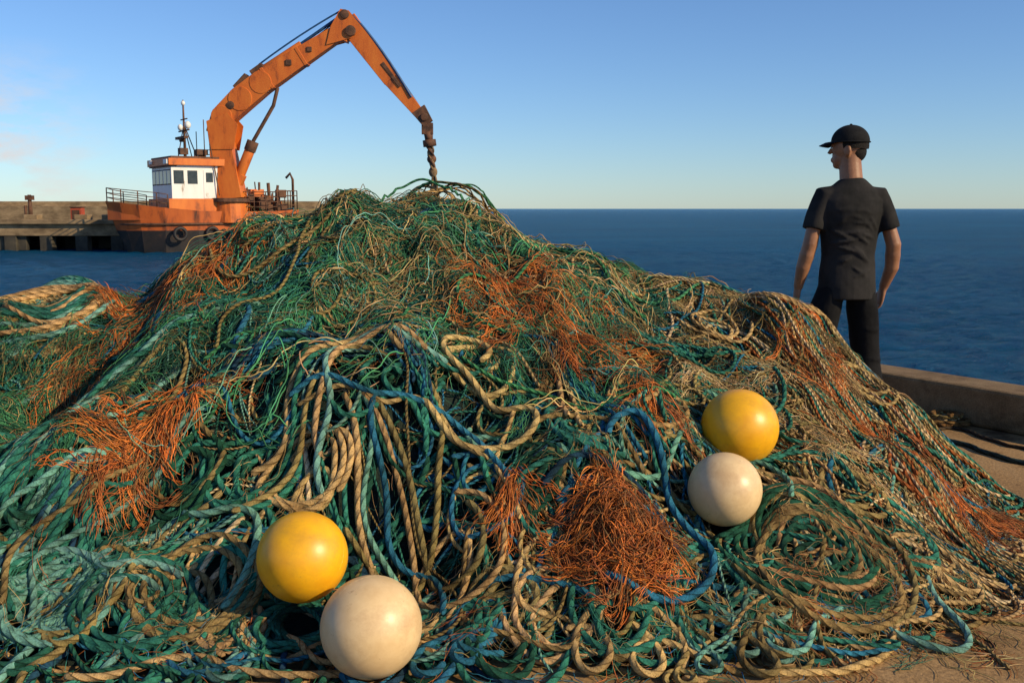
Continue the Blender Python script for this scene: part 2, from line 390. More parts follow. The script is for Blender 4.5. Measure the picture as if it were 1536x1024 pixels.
tress(xs,ys,rng.uniform(0,6.28,n),24,.012,6,2,.03,.0012,pick(['teal','rust','olive','blue']),.004,loop=6)

# ------------------------------------------------------------------ ropes that lie over the netting
for k in range(5):
    j=rng.normal(size=8)*.035
    bundle([(-1.0+j[0],3.3+j[1]),(-.8,3.42+j[2]),(-.6+j[3],3.44),(-.42,3.36+j[4]),(-.3,3.25+j[5]),(-.25+j[6],3.1)],3,.02,.007,['blue','dblue','teal'],lift=.006)
A=[(-.33,3.24),(-.47,3.34),(-.61,3.32),(-.69,3.19),(-.70,3.03),(-.76,2.94),(-.865,2.89)]
bundle(A,3,.036,.0105,['tan','teal','olive'],.012,lift=.006)
bundle([(-.2,3.3),(-.4,3.38),(-.56,3.36),(-.62,3.2),(-.6,3.0),(-.55,2.86)],2,.04,.0105,['tan','aqua'],.012,lift=.006)
bundle([(-.54,3.19),(-.37,3.05),(-.29,2.88),(-.22,2.74),(-.09,2.74),(-.065,2.84),(-.15,2.92),(-.27,2.86)],2,.036,.0112,['tan','olive'],.010)
bundle([(-.5,3.16),(-.44,3.0),(-.4,2.86),(-.3,2.74),(-.22,2.66),(-.2,2.55)],3,.04,.0105,['tan','aqua','blue'],.014)
bundle([(-.3,3.14),(-.14,3.05),(.025,3.07),(.06,3.16),(-.06,3.21),(-.2,3.33),(-.225,3.44),(-.15,3.48),(-.09,3.42),(-.12,3.36)],1,.03,.0115,['tan'],.006,lift=.008)
bundle([(-.75,3.1),(-.6,3.12),(-.45,3.1),(-.35,3.15),(-.2,3.08),(-.05,2.98),(.0,2.85)],3,.03,.010,['teal','tan','blue'],.014)
bundle([(.2,3.6),(.16,3.42),(.2,3.25),(.24,3.1)],2,.05,.010,['tan','tan'],.01,lift=.01)
for k in range(3):
    j=rng.normal(size=6)*.03
    bundle([(.05+j[0],3.6),(.15,3.55+j[1]),(.2+j[2],3.4),(.3,3.3+j[3]),(.42+j[4],3.2),(.5,3.05)],2,.03,.008,['blue','teal'],lift=.008)
bundle([(.3,3.08),(.33,3.16),(.41,3.2),(.47,3.12),(.49,2.97),(.53,2.87),(.575,2.79),(.555,2.7),(.47,2.65),(.36,2.62),(.25,2.66)],1,.03,.0122,['blue'],.003,lift=.02)
bundle([(.1,2.9),(.2,2.98),(.33,2.96),(.42,2.88),(.47,2.76)],2,.03,.011,['blue','dblue'],.006)
bundle([(-1.0,2.9),(-.9,2.86),(-.75,2.84),(-.74,2.72),(-.8,2.55)],2,.03,.011,['aqua','teal'],.01)
bundle([(-1.5,2.66),(-1.3,2.7),(-1.15,2.64),(-1.0,2.68),(-.88,2.6)],2,.03,.011,['aqua','aqua'],.02)
for x0,y0 in [(-1.25,3.45),(-1.35,3.15),(-1.5,3.35),(-1.02,3.12),(-1.3,2.95),(-1.6,3.1)]:
    j=rng.normal(size=6)*.05
    bundle([(x0+.12,y0+.1),(x0-.03,y0+j[0]),(x0-.2,y0-.16+j[1]),(x0-.32+j[2],y0-.4),(x0-.3+j[3],y0-.65)],3,.03,.0102,
           [str(c) for c in rng.permutation(['teal','teal','aqua','olive'])],lift=.01)
for x,y in sample_pile(46,-1.2,.7,3.4,4.8):
    lay(walk(x,y,rng.uniform(0,6.28),rng.uniform(.5,1.3),7,.2,bias=rng.choice([-5,5])),rng.uniform(.0045,.0075),rng.choice(['teal','green','olive','tan','aqua','dgreen'],p=[.24,.22,.18,.16,.1,.1]),lift=.018)
for x,y in sample_pile(110,.55,1.85,3.1,4.9):
    d=dwn(x,y); lay(walk(x,y,d+rng.normal()*.9,rng.uniform(.5,1.2),7,.15,bias=rng.choice([-4,0,4]),pref=d,pw=3),rng.uniform(.004,.008),rng.choice(['teal','tan','olive','aqua','pale','blue','rust'],p=[.24,.24,.2,.08,.1,.08,.06]),lift=.010)
for x,y in sample_pile(90,-1.7,.7,2.5,3.3):
    lay(walk(x,y,rng.uniform(0,6.28),rng.uniform(.4,.9),8,.15,bias=rng.choice([-7,7])),rng.uniform(.005,.0105),rng.choice(['teal','blue','aqua','olive','tan','dgreen'],p=[.28,.1,.18,.16,.18,.1]),lift=.004)
for cx,cy in [(1.15,4.3),(1.3,4.45),(1.05,4.6),(1.45,4.1),(.85,4.2)]:
    coils(cx,cy,.07,.15,2.5,.008,rng.choice(['teal','tan','olive']),lift=.012)
for k in range(6):
    coils(-1.93+rng.normal()*.06,4.0+rng.normal()*.1,.14,.34,2.6,.0105,rng.choice(['teal','aqua','aqua','tan']),sq=.8,lift=.01)
for k in range(14):
    x=rng.uniform(.9,1.5); y=rng.uniform(3.6,4.6)
    bundle([(x,y),(x+.12+rng.normal()*.04,y-.25),(x+.25+rng.normal()*.05,y-.5),(x+.33,y-.75)],5,.018,.006,[str(c) for c in rng.permutation(['tan','rust','teal','olive','pale'])],.012,lift=.005)
for k in range(7):
    coils(.9+rng.normal()*.03,2.86+rng.normal()*.025,.11+.012*k,.28,2.0,.0105,rng.choice(['olive','tan','olive','tan','dgreen']),tub=coil,sq=.82,drift=.04,jit=.035,cap=.12)
for k in range(4): coils(.9,2.86,.05,.16,2,.0105,rng.choice(['dgreen','olive','tan']),tub=coil,sq=.8)
for k in range(7):
    lay(walk(.9+rng.normal()*.15,2.86+rng.normal()*.1,rng.uniform(0,6.28),rng.uniform(.3,.7),8,.15,bias=rng.choice([-6,6])),rng.uniform(.004,.010),rng.choice(['teal','olive','tan','aqua']),cap=.12)
for k in range(3): coils(1.46,3.42,.06,.13,2.5,.008,rng.choice(['tan','rust','tan']),tub=coil,sq=.9)
bundle([(1.1,2.9),(1.3,2.93),(1.5,3.05),(1.45,3.0),(1.25,2.8),(1.05,2.62),(.9,2.6)],2,.035,.008,['olive','tan'],.012)
bundle([(.5,2.6),(.7,2.58),(.9,2.55),(1.05,2.57),(1.0,2.6)],2,.03,.008,['blue','teal'],.012)
bundle([(1.2,3.3),(1.35,3.5),(1.55,3.55),(1.6,3.3),(1.5,3.15)],2,.03,.008,['aqua','blue'],.012)
for k in range(9):       # ropes pulled up into standing loops at the very top
    x0=-.55+rng.uniform(-.1,.15); x1=-.12+rng.uniform(-.15,.15); y0=4.5+rng.uniform(-.1,.1); hgt=rng.uniform(1.27,1.33)
    P=[]
    for t in np.linspace(0,1,40):
        x=x0+(x1-x0)*t; y=y0+.06*math.sin(t*5+k)
        ix,iy=gi(np.array([x]),np.array([y])); g=float(G[ix,iy][0])-.01
        u=math.sin(math.pi*t)**.8; P.append((x,y,g*(1-u)+max(hgt,g+.01)*u+.006*math.sin(t*17+k)))
    ropes.add(np.array(P),rng.uniform(.003,.0075),cj(rng.choice(['tan','olive','brown','green'])),6,.035)
# orange nets, spread over everything
Gs=blur(blur(G,3),3)
oc=pick(['orange','rust','brown'],[.45,.38,.17])
def orange(poly,n,sp,dirn,M=9,Ls=34,lift=.02,r=.0014,kap=4,loop=2.5):
    S=pts(n,poly)+rng.normal(size=(n,2))*sp
    tress(S[:,0],S[:,1],dirn+rng.normal(size=n)*.45,Ls,.012,kap,M,.018,r,oc,lift,loop=loop,mound=.015)
orange([(-.20,4.02),(.02,3.86),(.16,3.70)],125,.055,-.7,lift=.03,r=.0016)
orange([(-1.0,3.42),(-1.1,3.22),(-1.16,3.08),(-1.2,2.98)],38,.016,-2.0,r=.0014,Ls=20,kap=6)
orange([(-1.12,4.25),(-1.25,4.1),(-1.35,3.85)],95,.055,-2.0,lift=.025,r=.0015)
orange([(.0,3.02),(.01,2.9)],12,.008,-1.4,r=.0014,Ls=14)
orange([(.42,3.4),(.47,3.3)],14,.02,-1.3,Ls=14)
orange([(-1.62,3.75),(-1.55,3.5)],22,.03,-1.8,Ls=20)
orange([(1.3,3.9),(1.6,3.6),(1.75,3.55)],40,.08,-.9,Ls=22,lift=.014)
orange([(1.1,4.2),(1.3,3.8)],18,.07,-1.0,Ls=20,lift=.014)
n=140; a=rng.uniform(0,6.28,n); q=.055*np.sqrt(rng.uniform(0,1,n))
tress(.31+q*np.cos(a),2.77+q*np.sin(a)*1.1,rng.uniform(0,6.28,n),20,.011,6,7,.012,.0015,oc,.04,loop=24)
n=150; xs=rng.uniform(.7,1.95,n); ys=foot(xs)+rng.uniform(-.08,.12,n)
tress(xs,ys,rng.uniform(0,6.28,n),26,.012,6,3,.03,.0011,pick(['tan','rust','blue','olive'],[.45,.3,.1,.15]),.004,loop=6)
n=320; S=np.array(sample_pile(n,-1.9,1.7,2.45,3.6))
tress(S[:,0],S[:,1],rng.uniform(0,6.28,n),16,.010,8,3,.02,.0007,pick(['tan','olive','teal','rust','dgreen']),.015,loop=8)
fib.obj('net_strands',M_fib,pile)
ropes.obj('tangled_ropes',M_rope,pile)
coil.obj('rope_coil',M_rope)

# ------------------------------------------------------------------ buoys
def buoy_mat(name,c1,c2,dirt,sc):
    m,nt,b=newmat(name); L=nt.links.new
    n=noise(nt,9,6,.65); r=ramp(nt,n.outputs[0],[(.32,c2),(.55,c1)])
    n2=noise(nt,24,9,.8); r2=ramp(nt,n2.outputs[0],[(.60,(0,0,0)),(.68,(.85,.85,.85))])
    n3=noise(nt,5,6,.75); r3=ramp(nt,n3.outputs[0],[(.50,(0,0,0)),(.74,(.6,.6,.6))])
    ad=N(nt,'ShaderNodeMath',operation='MAXIMUM'); L(r2.outputs[0],ad.inputs[0]); L(r3.outputs[0],ad.inputs[1])
    mx=N(nt,'ShaderNodeMix',data_type='RGBA'); L(ad.outputs[0],mx.inputs[0]); L(r.outputs[0],mx.inputs[6]); mx.inputs[7].default_value=(*dirt,1)
    n4=noise(nt,5,3,.5); r4=ramp(nt,n4.outputs[0],[(.494,(1,1,1)),(.499,sc),(.501,sc),(.506,(1,1,1))])
    n5=noise(nt,6,2,.5); r5=ramp(nt,n5.outputs[0],[(.55,(0,0,0)),(.62,(.7,.7,.7))])
    m2=N(nt,'ShaderNodeMix',data_type='RGBA',blend_type='MULTIPLY'); L(r5.outputs[0],m2.inputs[0]); L(mx.outputs[2],m2.inputs[6]); L(r4.outputs[0],m2.inputs[7])
    L(m2.outputs[2],b.inputs['Base Color']); b.inputs['Roughness'].default_value=.38
    bump(nt,b,n2.outputs[0],.15,.003); return m
MY=buoy_mat('yellow_float_plastic',(.86,.44,.008),(.72,.33,.008),(.40,.20,.03),(.5,.4,.25))
MW=buoy_mat('weathered_white_float_plastic',(.74,.54,.29),(.64,.44,.22),(.38,.20,.085),(.5,.38,.25))
for i,((x,y,z),r,c) in enumerate(BUOYS):
    b=B(); b.ell((0,0,0),(r,r,r*.985),0,nu=64,nv=40)
    ring=[(math.cos(t)*r*.994,math.sin(t)*r*.994,0) for t in np.linspace(0,2*math.pi,49)]
    b.tube(ring,r*.010,0,6,caps=False)
    b.tube([(0,0,r*.95),(0,0,r*1.05),(0,0,r*1.1)],[r*.2,r*.16,r*.12],0,16)
    rr=[(math.cos(t)*r*.09,0,r*1.16+math.sin(t)*r*.09) for t in np.linspace(0,2*math.pi,17)]
    b.tube(rr,r*.035,0,8,up=(0,1,0),caps=False)
    d=[Vector((.3,.8,-.6)),Vector((-.5,.8,-.1)),Vector((-.2,.8,-.5)),Vector((.5,.7,-.4))][i]
    b.obj('fishing_buoy',[MY if c=='y' else MW],loc=(x,y,z),rot=d.to_track_quat('Z','Y').to_euler())

# ------------------------------------------------------------------ quay
def concrete(name,c1,c2,c3,sc):
    m,nt,b=newmat(name); L=nt.links.new
    n=noise(nt,sc,8,.7); r=ramp(nt,n.outputs[0],[(.3,c1),(.5,c2),(.7,c3)])
    n2=noise(nt,sc*45,4,.7); r2=ramp(nt,n2.outputs[0],[(.3,(.55,.55,.55)),(.6,(1.1,1.1,1.1))])
    mx=N(nt,'ShaderNodeMix',data_type='RGBA',blend_type='MULTIPLY'); mx.inputs[0].default_value=1
    L(r.outputs[0],mx.inputs[6]); L(r2.outputs[0],mx.inputs[7])
    n3=noise(nt,3.2,6,.75); r3=ramp(nt,n3.outputs[0],[(.34,(.5,.45,.4)),(.46,(1,1,1))])
    m2=N(nt,'ShaderNodeMix',data_type='RGBA',blend_type='MULTIPLY'); m2.inputs[0].default_value=1; L(mx.outputs[2],m2.inputs[6]); L(r3.outputs[0],m2.inputs[7])
    L(m2.outputs[2],b.inputs['Base Color'])
    b.inputs['Roughness'].default_value=.88; b.inputs['Specular IOR Level'].default_value=.25; bump(nt,b,n2.outputs[0],.6,.006); return m
MC=concrete('quay_concrete',(.17,.095,.038),(.33,.195,.08),(.42,.27,.13),1.6)
MKc=concrete('kerb_concrete',(.12,.075,.032),(.22,.14,.065),(.3,.205,.105),3)
cor=Vector((1.85,7.03)); dr=Vector((.552,-.834)); e2=cor+dr*34; inn=Vector((-.834,-.552))
b=B()
pl=[(-60,7.03),(cor.x,cor.y),(e2.x,e2.y),(-60,e2.y)]
V=[(x,y,0) for x,y in pl]+[(x,y,-4) for x,y in pl]
b.add(V,[(3,2,1,0),(0,1,5,4),(1,2,6,5),(2,3,7,6),(3,0,4,7)],0)
b.obj('quay_ground',[MC])
b=B()
w=.30
seg=3.2; s=0.0
while s<33:
    p=cor+dr*s+inn*(w/2); q=cor+dr*(s+seg-.012)+inn*(w/2)
    b.beam((p.x,p.y,.112),(q.x,q.y,.112),(w,.22),(w,.22),0)
    s+=seg
s=0
while s<40:
    b.beam((cor.x-.2-s,7.03-w/2,.112),(cor.x-.2-s-seg+.012,7.03-w/2,.112),(w,.22),(w,.22),0); s+=seg
b.obj('quay_kerb',[MKc],bevel=.02)
c2=Tubes()
def ground_path(ctrl,r,col,z0=0.0):
    c=np.array(ctrl,float); t=np.linspace(0,len(c)-1,120)
    P=np.stack([smooth1(np.interp(t,range(len(c)),c[:,i]),8) for i in(0,1)],1)
    P=P+.008*np.stack([np.sin(t*9),np.cos(t*7)],1)
    c2.add(np.concatenate([P,np.full((120,1),r+z0)],1),r,cj(col),8,r*6)
ground_path([(1.95,4.75),(2.15,5.1),(2.3,5.0),(2.35,4.7),(2.5,4.45),(2.7,4.2),(2.9,4.1)],.012,(.03,.06,.06))
ground_path([(2.0,4.9),(2.2,5.3),(2.45,5.35),(2.5,5.0),(2.6,4.8),(2.9,4.55)],.009,(.05,.04,.03))
for k in range(6):
    c_=np.array([2.42,5.45]); ph=rng.uniform(0,6.28); R=rng.uniform(.05,.13)
    ground_path([(c_[0]+R*1.3*math.cos(ph+t),c_[1]+R*math.sin(ph+t)) for t in np.linspace(0,rng.uniform(5,9),9)],.010,rng.choice(['pale','olive','brown']),.012*k)
c2.obj('discarded_cable',M_rope)

# ------------------------------------------------------------------ sea
def sea_mat():
    m,nt,b=newmat('sea_water'); L=nt.links.new
    n=noise(nt,1.3,7,.72,stretch=(1,1.4,1)); n2=noise(nt,.03,4,.55,stretch=(1,3,1))
    n3=noise(nt,6,5,.65,stretch=(1,1.5,1))
    ad=N(nt,'ShaderNodeMath',operation='MULTIPLY_ADD'); L(n3.outputs[0],ad.inputs[0]); ad.inputs[1].default_value=.3; L(n.outputs[0],ad.inputs[2])
    bp=N(nt,'ShaderNodeBump'); bp.inputs['Strength'].default_value=1; bp.inputs['Distance'].default_value=.55; L(ad.outputs[0],bp.inputs['Height'])
    r=ramp(nt,n2.outputs[0],[(.35,(.001,.060,.145)),(.7,(.003,.085,.19))])
    df=N(nt,'ShaderNodeBsdfDiffuse'); L(r.outputs[0],df.inputs[0]); L(bp.outputs[0],df.inputs['Normal'])
    gl=N(nt,'ShaderNodeBsdfGlossy'); gl.inputs['Roughness'].default_value=.12; gl.inputs['Color'].default_value=(.75,.9,1,1); L(bp.outputs[0],gl.inputs['Normal'])
    fr=N(nt,'ShaderNodeFresnel'); fr.inputs[0].default_value=1.33; L(bp.outputs[0],fr.inputs['Normal'])
    mn=N(nt,'ShaderNodeMath',operation='MINIMUM'); L(fr.outputs[0],mn.inputs[0]); mn.inputs[1].default_value=.42   # wave slopes cap the mean reflectance
    ms=N(nt,'ShaderNodeMixShader'); L(mn.outputs[0],ms.inputs[0]); L(df.outputs[0],ms.inputs[1]); L(gl.outputs[0],ms.inputs[2])
    L(ms.outputs[0],nt.nodes['Material Output'].inputs[0]); return m
MS=sea_mat()
rows=np.concatenate([np.geomspace(6,180,500),np.geomspace(190,9000,40)]); cols_=np.linspace(-1,1,520)
SX=cols_[None,:]*(rows[:,None]*1.1+2); SY=np.repeat(rows[:,None],520,1)
dyr=np.gradient(rows)[:,None]; Z=np.zeros_like(SX)
for i in range(56):
    lam=.22*(1.8/.22)**rng.uniform(0,1); an=rng.normal()*.8+1.2; am=.0115*lam**.9*rng.uniform(.4,1)
    kx,ky=2*math.pi/lam*math.cos(an),2*math.pi/lam*math.sin(an)
    fade=np.clip((lam/(dyr*2.2))-.6,0,1)
    Z+=am*fade*np.sin(kx*SX+ky*SY+rng.uniform(0,6.28)+1.8*np.sin(SX*.35+i)+1.8*np.sin(SY*.31+2*i))
Z=Z-1.5
nr,nc=SX.shape; I=np.arange(nr*nc).reshape(nr,nc)
F=np.stack([I[:-1,:-1],I[:-1,1:],I[1:,1:],I[1:,:-1]],-1).reshape(-1,4)
me=bpy.data.meshes.new('sea'); V=np.stack([SX,SY,Z],-1).reshape(-1,3).astype(np.float32)
me.vertices.add(len(V)); me.vertices.foreach_set('co',V.ravel()); me.loops.add(F.size); me.loops.foreach_set('vertex_index',F.astype(np.int32).ravel())
me.polygons.add(len(F)); me.polygons.foreach_set('loop_start',np.arange(0,F.size,4,dtype=np.int32)); me.polygons.foreach_set('use_smooth',np.ones(len(F),bool))
me.update(calc_edges=True); me.materials.append(MS); link(bpy.data.objects.new('sea',me))
b=B(); b.add([(-9000,-3000,-1.9),(9000,-3000,-1.9),(9000,9000,-1.9),(-9000,9000,-1.9)],[(0,1,2,3)],0); b.obj('sea_water_bed',[MS])

# ------------------------------------------------------------------ boat
MO=worn('orange_ship_paint',(.18,.045,.013),(.56,.125,.014),(.66,.18,.022),scale=1.5,rough=.5,p=(.31,.45,.7),stretch=(1,1,.35))
MH=worn('rusty_hull_paint',(.09,.03,.014),(.42,.09,.016),(.53,.125,.02),scale=1.3,rough=.55,p=(.34,.48,.7),stretch=(1,1,.3))
MD=worn('black_bottom_paint',(.012,.012,.014),(.03,.022,.02),(.09,.04,.025),scale=1.5,rough=.6)
MWp=worn('white_ship_paint',(.30,.2,.12),(.72,.70,.66),(.8,.78,.75),scale=2,rough=.5,p=(.28,.40,.7),stretch=(1,1,.4))
MG=worn('dark_window_glass',(.01,.013,.018),(.03,.035,.04),rough=.1,bs=0,spec=.6)
MR=worn('rusty_steel',(.05,.025,.015),(.14,.06,.03),(.22,.09,.04),scale=3,rough=.75)
MB=worn('blue_hydraulic_hose',(.01,.04,.12),(.02,.08,.2),rough=.5)
boat=empty('fishing_boat',(-20.1,65,-1.5)); boat.rotation_euler=(0,0,D2R(35))
b=B()
stn=[(-5.9,.05,3.15,-4.7,.02),(-5.3,.95,3.05,-4.5,.35),(-4.4,1.75,2.92,-4.0,1.1),(-3.0,2.35,2.75,-2.9,1.9),(-1,2.6,2.55,-1,2.35),(2,2.6,2.5,2,2.4),(4.5,2.4,2.55,4.5,2.1),(5.8,2.1,2.65,5.6,1.7)]
V=[]
for sx,hb,zd,wx,hw in stn:
    for sg in(-1,1):
        V+=[(wx*.98,sg*hw*.5,-.9),(wx,sg*hw,0),(wx+(sx-wx)*.5,sg*(hw*.45+hb*.55),1.35),(sx,sg*hb,zd),(sx+(.1 if sx<0 else -.05),sg*max(hb-.14,.0),zd),(sx+(.1 if sx<0 else -.05),sg*max(hb-.16,0),2.0)]
F=[];Mi=[]
for i in range(len(stn)-1):
    for sg in(0,1):
        o=i*12+sg*6; p=(i+1)*12+sg*6
        for k in range(5):
            f=(o+k,p+k,p+k+1,o+k+1); F.append(f if sg==0 else f[::-1]); Mi.append([1,1,0,2,0][k])
    F.append((i*12+5,(i+1)*12+5,(i+1)*12+11,i*12+11)); Mi.append(2)
L_=(len(stn)-1)*12
for k in range(4): F.append((L_+k,L_+6+k,L_+7+k,L_+k+1)); Mi.append([1,1,0,0][k])
b.v+=V; b.f+=F; b.m+=Mi; b.s+=[False]*len(F)
for sg in(-1,1):
    b.tube([(s_[0]*.5+s_[3]*.5,sg*(s_[4]*.22+s_[1]*.78+.03),1.75) for s_ in stn],.08,2,6)
for x in(-2.2,-.2,1.6,3.4):
    b.tube([(x+.36*math.cos(t),-2.62,1.15+.36*math.sin(t)) for t in np.linspace(0,2*math.pi,17)],.11,1,8,up=(0,1,0),caps=False)
b.obj('hull',[MH,MD,MR],boat)
b=B()
b.box((-.7,0,2.65),(4.0,4.5,1.3),1)
b.box((-.7,0,4.32),(3.5,4.2,2.04),0)
b.box((-.7,0,5.55),(3.9,4.7,.42),1); b.box((-.7,0,5.83),(3.5,4.3,.14),2)
b.box((-2.35,0,5.3),(.5,4.3,.09),2)
for y in(-1.6,-.8,0,.8,1.6): b.box((-2.452,y,4.62),(.03,.62,.82),3); b.box((-2.46,y,5.07),(.05,.7,.05),2); b.box((-2.46,y,4.18),(.05,.7,.05),2)
for x in(-2.0,-1.15): b.box((x,-2.1,4.62),(.62,.04,.82),3)
for x in(-2.0,-1.15): b.box((x,2.1,4.62),(.62,.04,.82),3)
b.box((-.1,-2.1,4.2),(.75,.05,1.75),0); b.box((-.1,-2.125,4.62),(.45,.03,.6),3); b.box((.65,-2.1,4.62),(.5,.04,.6),3)
b.box((-2.7,-1.9,5.55),(.12,.7,.28),0); b.box((-2.7,1.4,5.6),(.1,.5,.24),0)
b.box((3.0,.9,2.7),(1.8,1.6,1.3),1); b.box((4.4,-.6,2.5),(1.2,1.8,.9),2)
b.tube([(3.7,-1.3,3.0),(3.7,.4,3.0)],.42,2,14); b.tube([(3.7,-1.35,3.0),(3.7,-1.25,3.0)],.62,2,16); b.tube([(3.7,.35,3.0),(3.7,.45,3.0)],.62,2,16)
b.box((1.9,-1.8,2.75),(.9,.5,.9),1)
b.obj('wheelhouse',[MWp,MO,MR,MG],boat,bevel=.03)
b=B()
b.tube([(-.9,0,5.9),(-.9,0,9.5)],[.1,.05],0,8)
b.tube([(-.9,-1.0,7.6),(-.9,1.1,7.6)],.05,0,6); b.tube([(-.9,-.7,8.3),(-.9,.6,8.3)],.04,0,6)
b.box((-1.05,.1,7.15),(.25,1.9,.16),0); b.tube([(-1.0,.1,6.9),(-1.0,.1,7.1)],.2,0,10)
b.ell((-.9,-.75,7.9),(.2,.2,.24),1); b.ell((-.9,.8,7.85),(.16,.16,.2),1); b.ell((-.9,0,9.3),(.13,.13,.16),1)
b.box((-1.3,-.9,6.25),(.5,.5,.4),0); b.box((-.3,-1.3,6.2),(.7,.6,.35),0); b.box((.3,.8,6.2),(.5,.9,.45),2)
for dx,dy in((-.6,-.5),(.6,-.5),(.6,.5)): b.tube([(-.9+dx,dy,5.9),(-.9,0,8.0)],.035,0,6)
b.tube([(-.2,-1.7,5.9),(-.2,-1.7,8.2)],.03,0,6); b.tube([(.4,1.7,5.9),(.4,1.7,7.7)],.03,0,6)
def rail(pts_,h,n=3):
    for p in pts_: b.tube([p,(p[0],p[1],p[2]+h)],.035,0,6)
    for k in range(n):
        z=h*(k+1)/n
        for p,q in zip(pts_,pts_[1:]): b.tube([(p[0],p[1],p[2]+z),(q[0],q[1],q[2]+z)],.028,0,6)
for sg in(-1,1):
    rail([(-5.8,0,3.1),(-5.2,sg*.95,3.0),(-4.4,sg*1.7,2.9),(-3.4,sg*2.15,2.8),(-2.8,sg*2.35,2.7)],.85)
    rail([(1.8,sg*2.5,2.5),(2.6,sg*2.5,2.5),(3.4,sg*2.45,2.5),(4.2,sg*2.4,2.5),(5.0,sg*2.25,2.6),(5.7,sg*2.1,2.6)],1.25,4)
rail([(5.7,-2.1,2.6),(5.7,-1,2.6),(5.7,0,2.6),(5.7,1,2.6),(5.7,2.1,2.6)],1.25,4)
rail([(1.0,-2.1,5.9),(1.0,0,5.9),(1.0,2.1,5.9)],.6,2)
b.tube([(5.6,-1.7,2.6),(5.6,-1.7,4.6),(5.5,-1.5,5.0),(5.3,-1.3,4.7)],.09,0,8)
for i in range(30):
    p=Vector((rng.uniform(1.6,5.3),rng.uniform(-2.2,1),2.1)); h=rng.uniform(.8,2.4)
    b.tube([p,p+Vector((rng.normal()*.2,rng.normal()*.2,h))],rng.uniform(.04,.12),int(rng.choice([0,0,2])),6)
for i in range(18):
    b.box((rng.uniform(1.8,5.2),rng.uniform(-2,1),rng.uniform(2.4,3.9)),tuple(rng.uniform(.25,.8,3)),int(rng.choice([0,0,2])))
b.obj('mast_and_rails',[MR,MWp,MO],boat)

# ------------------------------------------------------------------ knuckle-boom crane (stands on the boat deck)
crane=empty('deck_crane',(-18.1,64.2,1.4))
def C(x,z,y=0): return (x+18.1,y,z-1.4)
b=B()
b.tube([C(-18.05,.3),C(-18.05,1.6)],[1.15,1.05],0,20,sm=False)
b.tube([C(-18.05,1.6),C(-18.05,1.85)],[1.25,1.25],1,20,sm=False)
b.beam(C(-18.0,1.8),C(-18.35,5.3),(1.5,1.9),(1.2,1.35),0,up=(1,0,0))
b.beam(C(-18.35,5.1),C(-18.55,6.4),(1.25,1.3),(1.1,1.2),0,up=(1,0,0))
for y in(-.68,.68):
    V=[C(-18.9,4.9,y),C(-17.5,4.9,y),C(-17.2,6.4,y),C(-17.8,7.1,y),C(-19.1,6.6,y)]
    V2=[(p[0],p[1]+.08,p[2]) for p in V]; b.add(V+V2,[(0,1,2,3,4),(9,8,7,6,5)]+[(i,(i+1)%5,5+(i+1)%5,5+i) for i in range(5)],0)
boom=[(-18.7,5.8),(-18.2,6.9),(-17.0,8.0),(-15.7,9.0),(-10.6,12.2)]
wd=[(1.0,1.15),(1.05,1.35),(1.05,1.5),(1.0,1.4),(.8,.9)]
for (p,w0),(q,w1) in zip(zip(boom,wd),zip(boom[1:],wd[1:])):
    b.beam(C(*p),C(*q),w0,w1,0)
for (p,w0) in list(zip(boom,wd))[1:4]: b.tube([C(p[0],p[1],-w0[0]/2-.04),C(p[0],p[1],w0[0]/2+.04)],w0[1]*.5,0,18,sm=False)
for t in(.08,.5,.93):
    p=(-15.7+5.1*t,9.0+3.2*t); b.beam(C(p[0]-.09,p[1]-.055),C(p[0]+.09,p[1]+.055),(1.06-.2*t,1.48-.5*t),(1.06-.2*t,1.48-.5*t),0)
for y in(-.5,.5):
    V=[C(-11.5,11.3,y),C(-10.0,11.7,y),C(-9.3,12.3,y),C(-10.1,13.3,y),C(-10.6,13.4,y),C(-11.2,12.4,y)]
    V2=[(p[0],p[1]+.07,p[2]) for p in V]; n_=6; b.add(V+V2,[tuple(range(n_)),tuple(range(2*n_-1,n_-1,-1))]+[(i,(i+1)%n_,n_+(i+1)%n_,n_+i) for i in range(n_)],0)
b.tube([C(-10.35,13.1,-.6),C(-10.35,13.1,.65)],.28,1,14); b.tube([C(-10.0,12.1,-.65),C(-10.0,12.1,.7)],.33,1,14)
b.beam(C(-10.7,11.6),C(-10.2,13.0),(.9,.9),(.7,.6),0,up=(1,0,0))
b.beam(C(-10.3,12.8),C(-7.6,9.2),(.75,1.3),(.65,1.0),0); b.beam(C(-7.62,9.22),C(-5.75,7.0),(.58,.95),(.5,.65),0)
b.beam(C(-8.1,10.2,0),C(-7.0,8.75,0),(.78,.25),(.7,.2),1)
b.beam(C(-5.9,7.4),C(-5.3,6.5),(.6,.95),(.55,.7),1)
b.tube([C(-5.5,6.9,-.4),C(-5.5,6.9,.4)],.25,1,12)
b.tube([C(-17.4,3.0,-.2),C(-16.6,4.8,-.2)],.33,0,12); b.tube([C(-16.6,4.8,-.2),C(-16.35,5.4,-.2)],.38,1,12); b.tube([C(-16.35,5.4,-.2),C(-15.0,7.6,-.2),C(-14.7,8.7,-.2)],.12,1,10)
b.beam(C(-17.7,2.6,-.2),C(-17.2,3.4,-.2),(.7,.9),(.6,.7),0,up=(1,0,0))
b.tube([C(-15.6,9.9),C(-13.2,11.4)],.2,0,12); b.tube([C(-13.2,11.4),C(-10.5,13.2)],.1,2,8)
b.box(C(-15.9,9.75),(.9,.8,.5),1,R=Matrix.Rotation(-.6,3,'Y')); b.box(C(-16.9,9.0),(1.1,.9,.5),1,R=Matrix.Rotation(-.8,3,'Y'))
b.box(C(-13.9,10.2,-.5),(.35,.1,.35),1); b.box(C(-12.6,11.0,-.47),(.3,.1,.3),1); b.tube([C(-17.6,7.6,-.6),C(-17.6,7.6,.6)],.25,1,12)
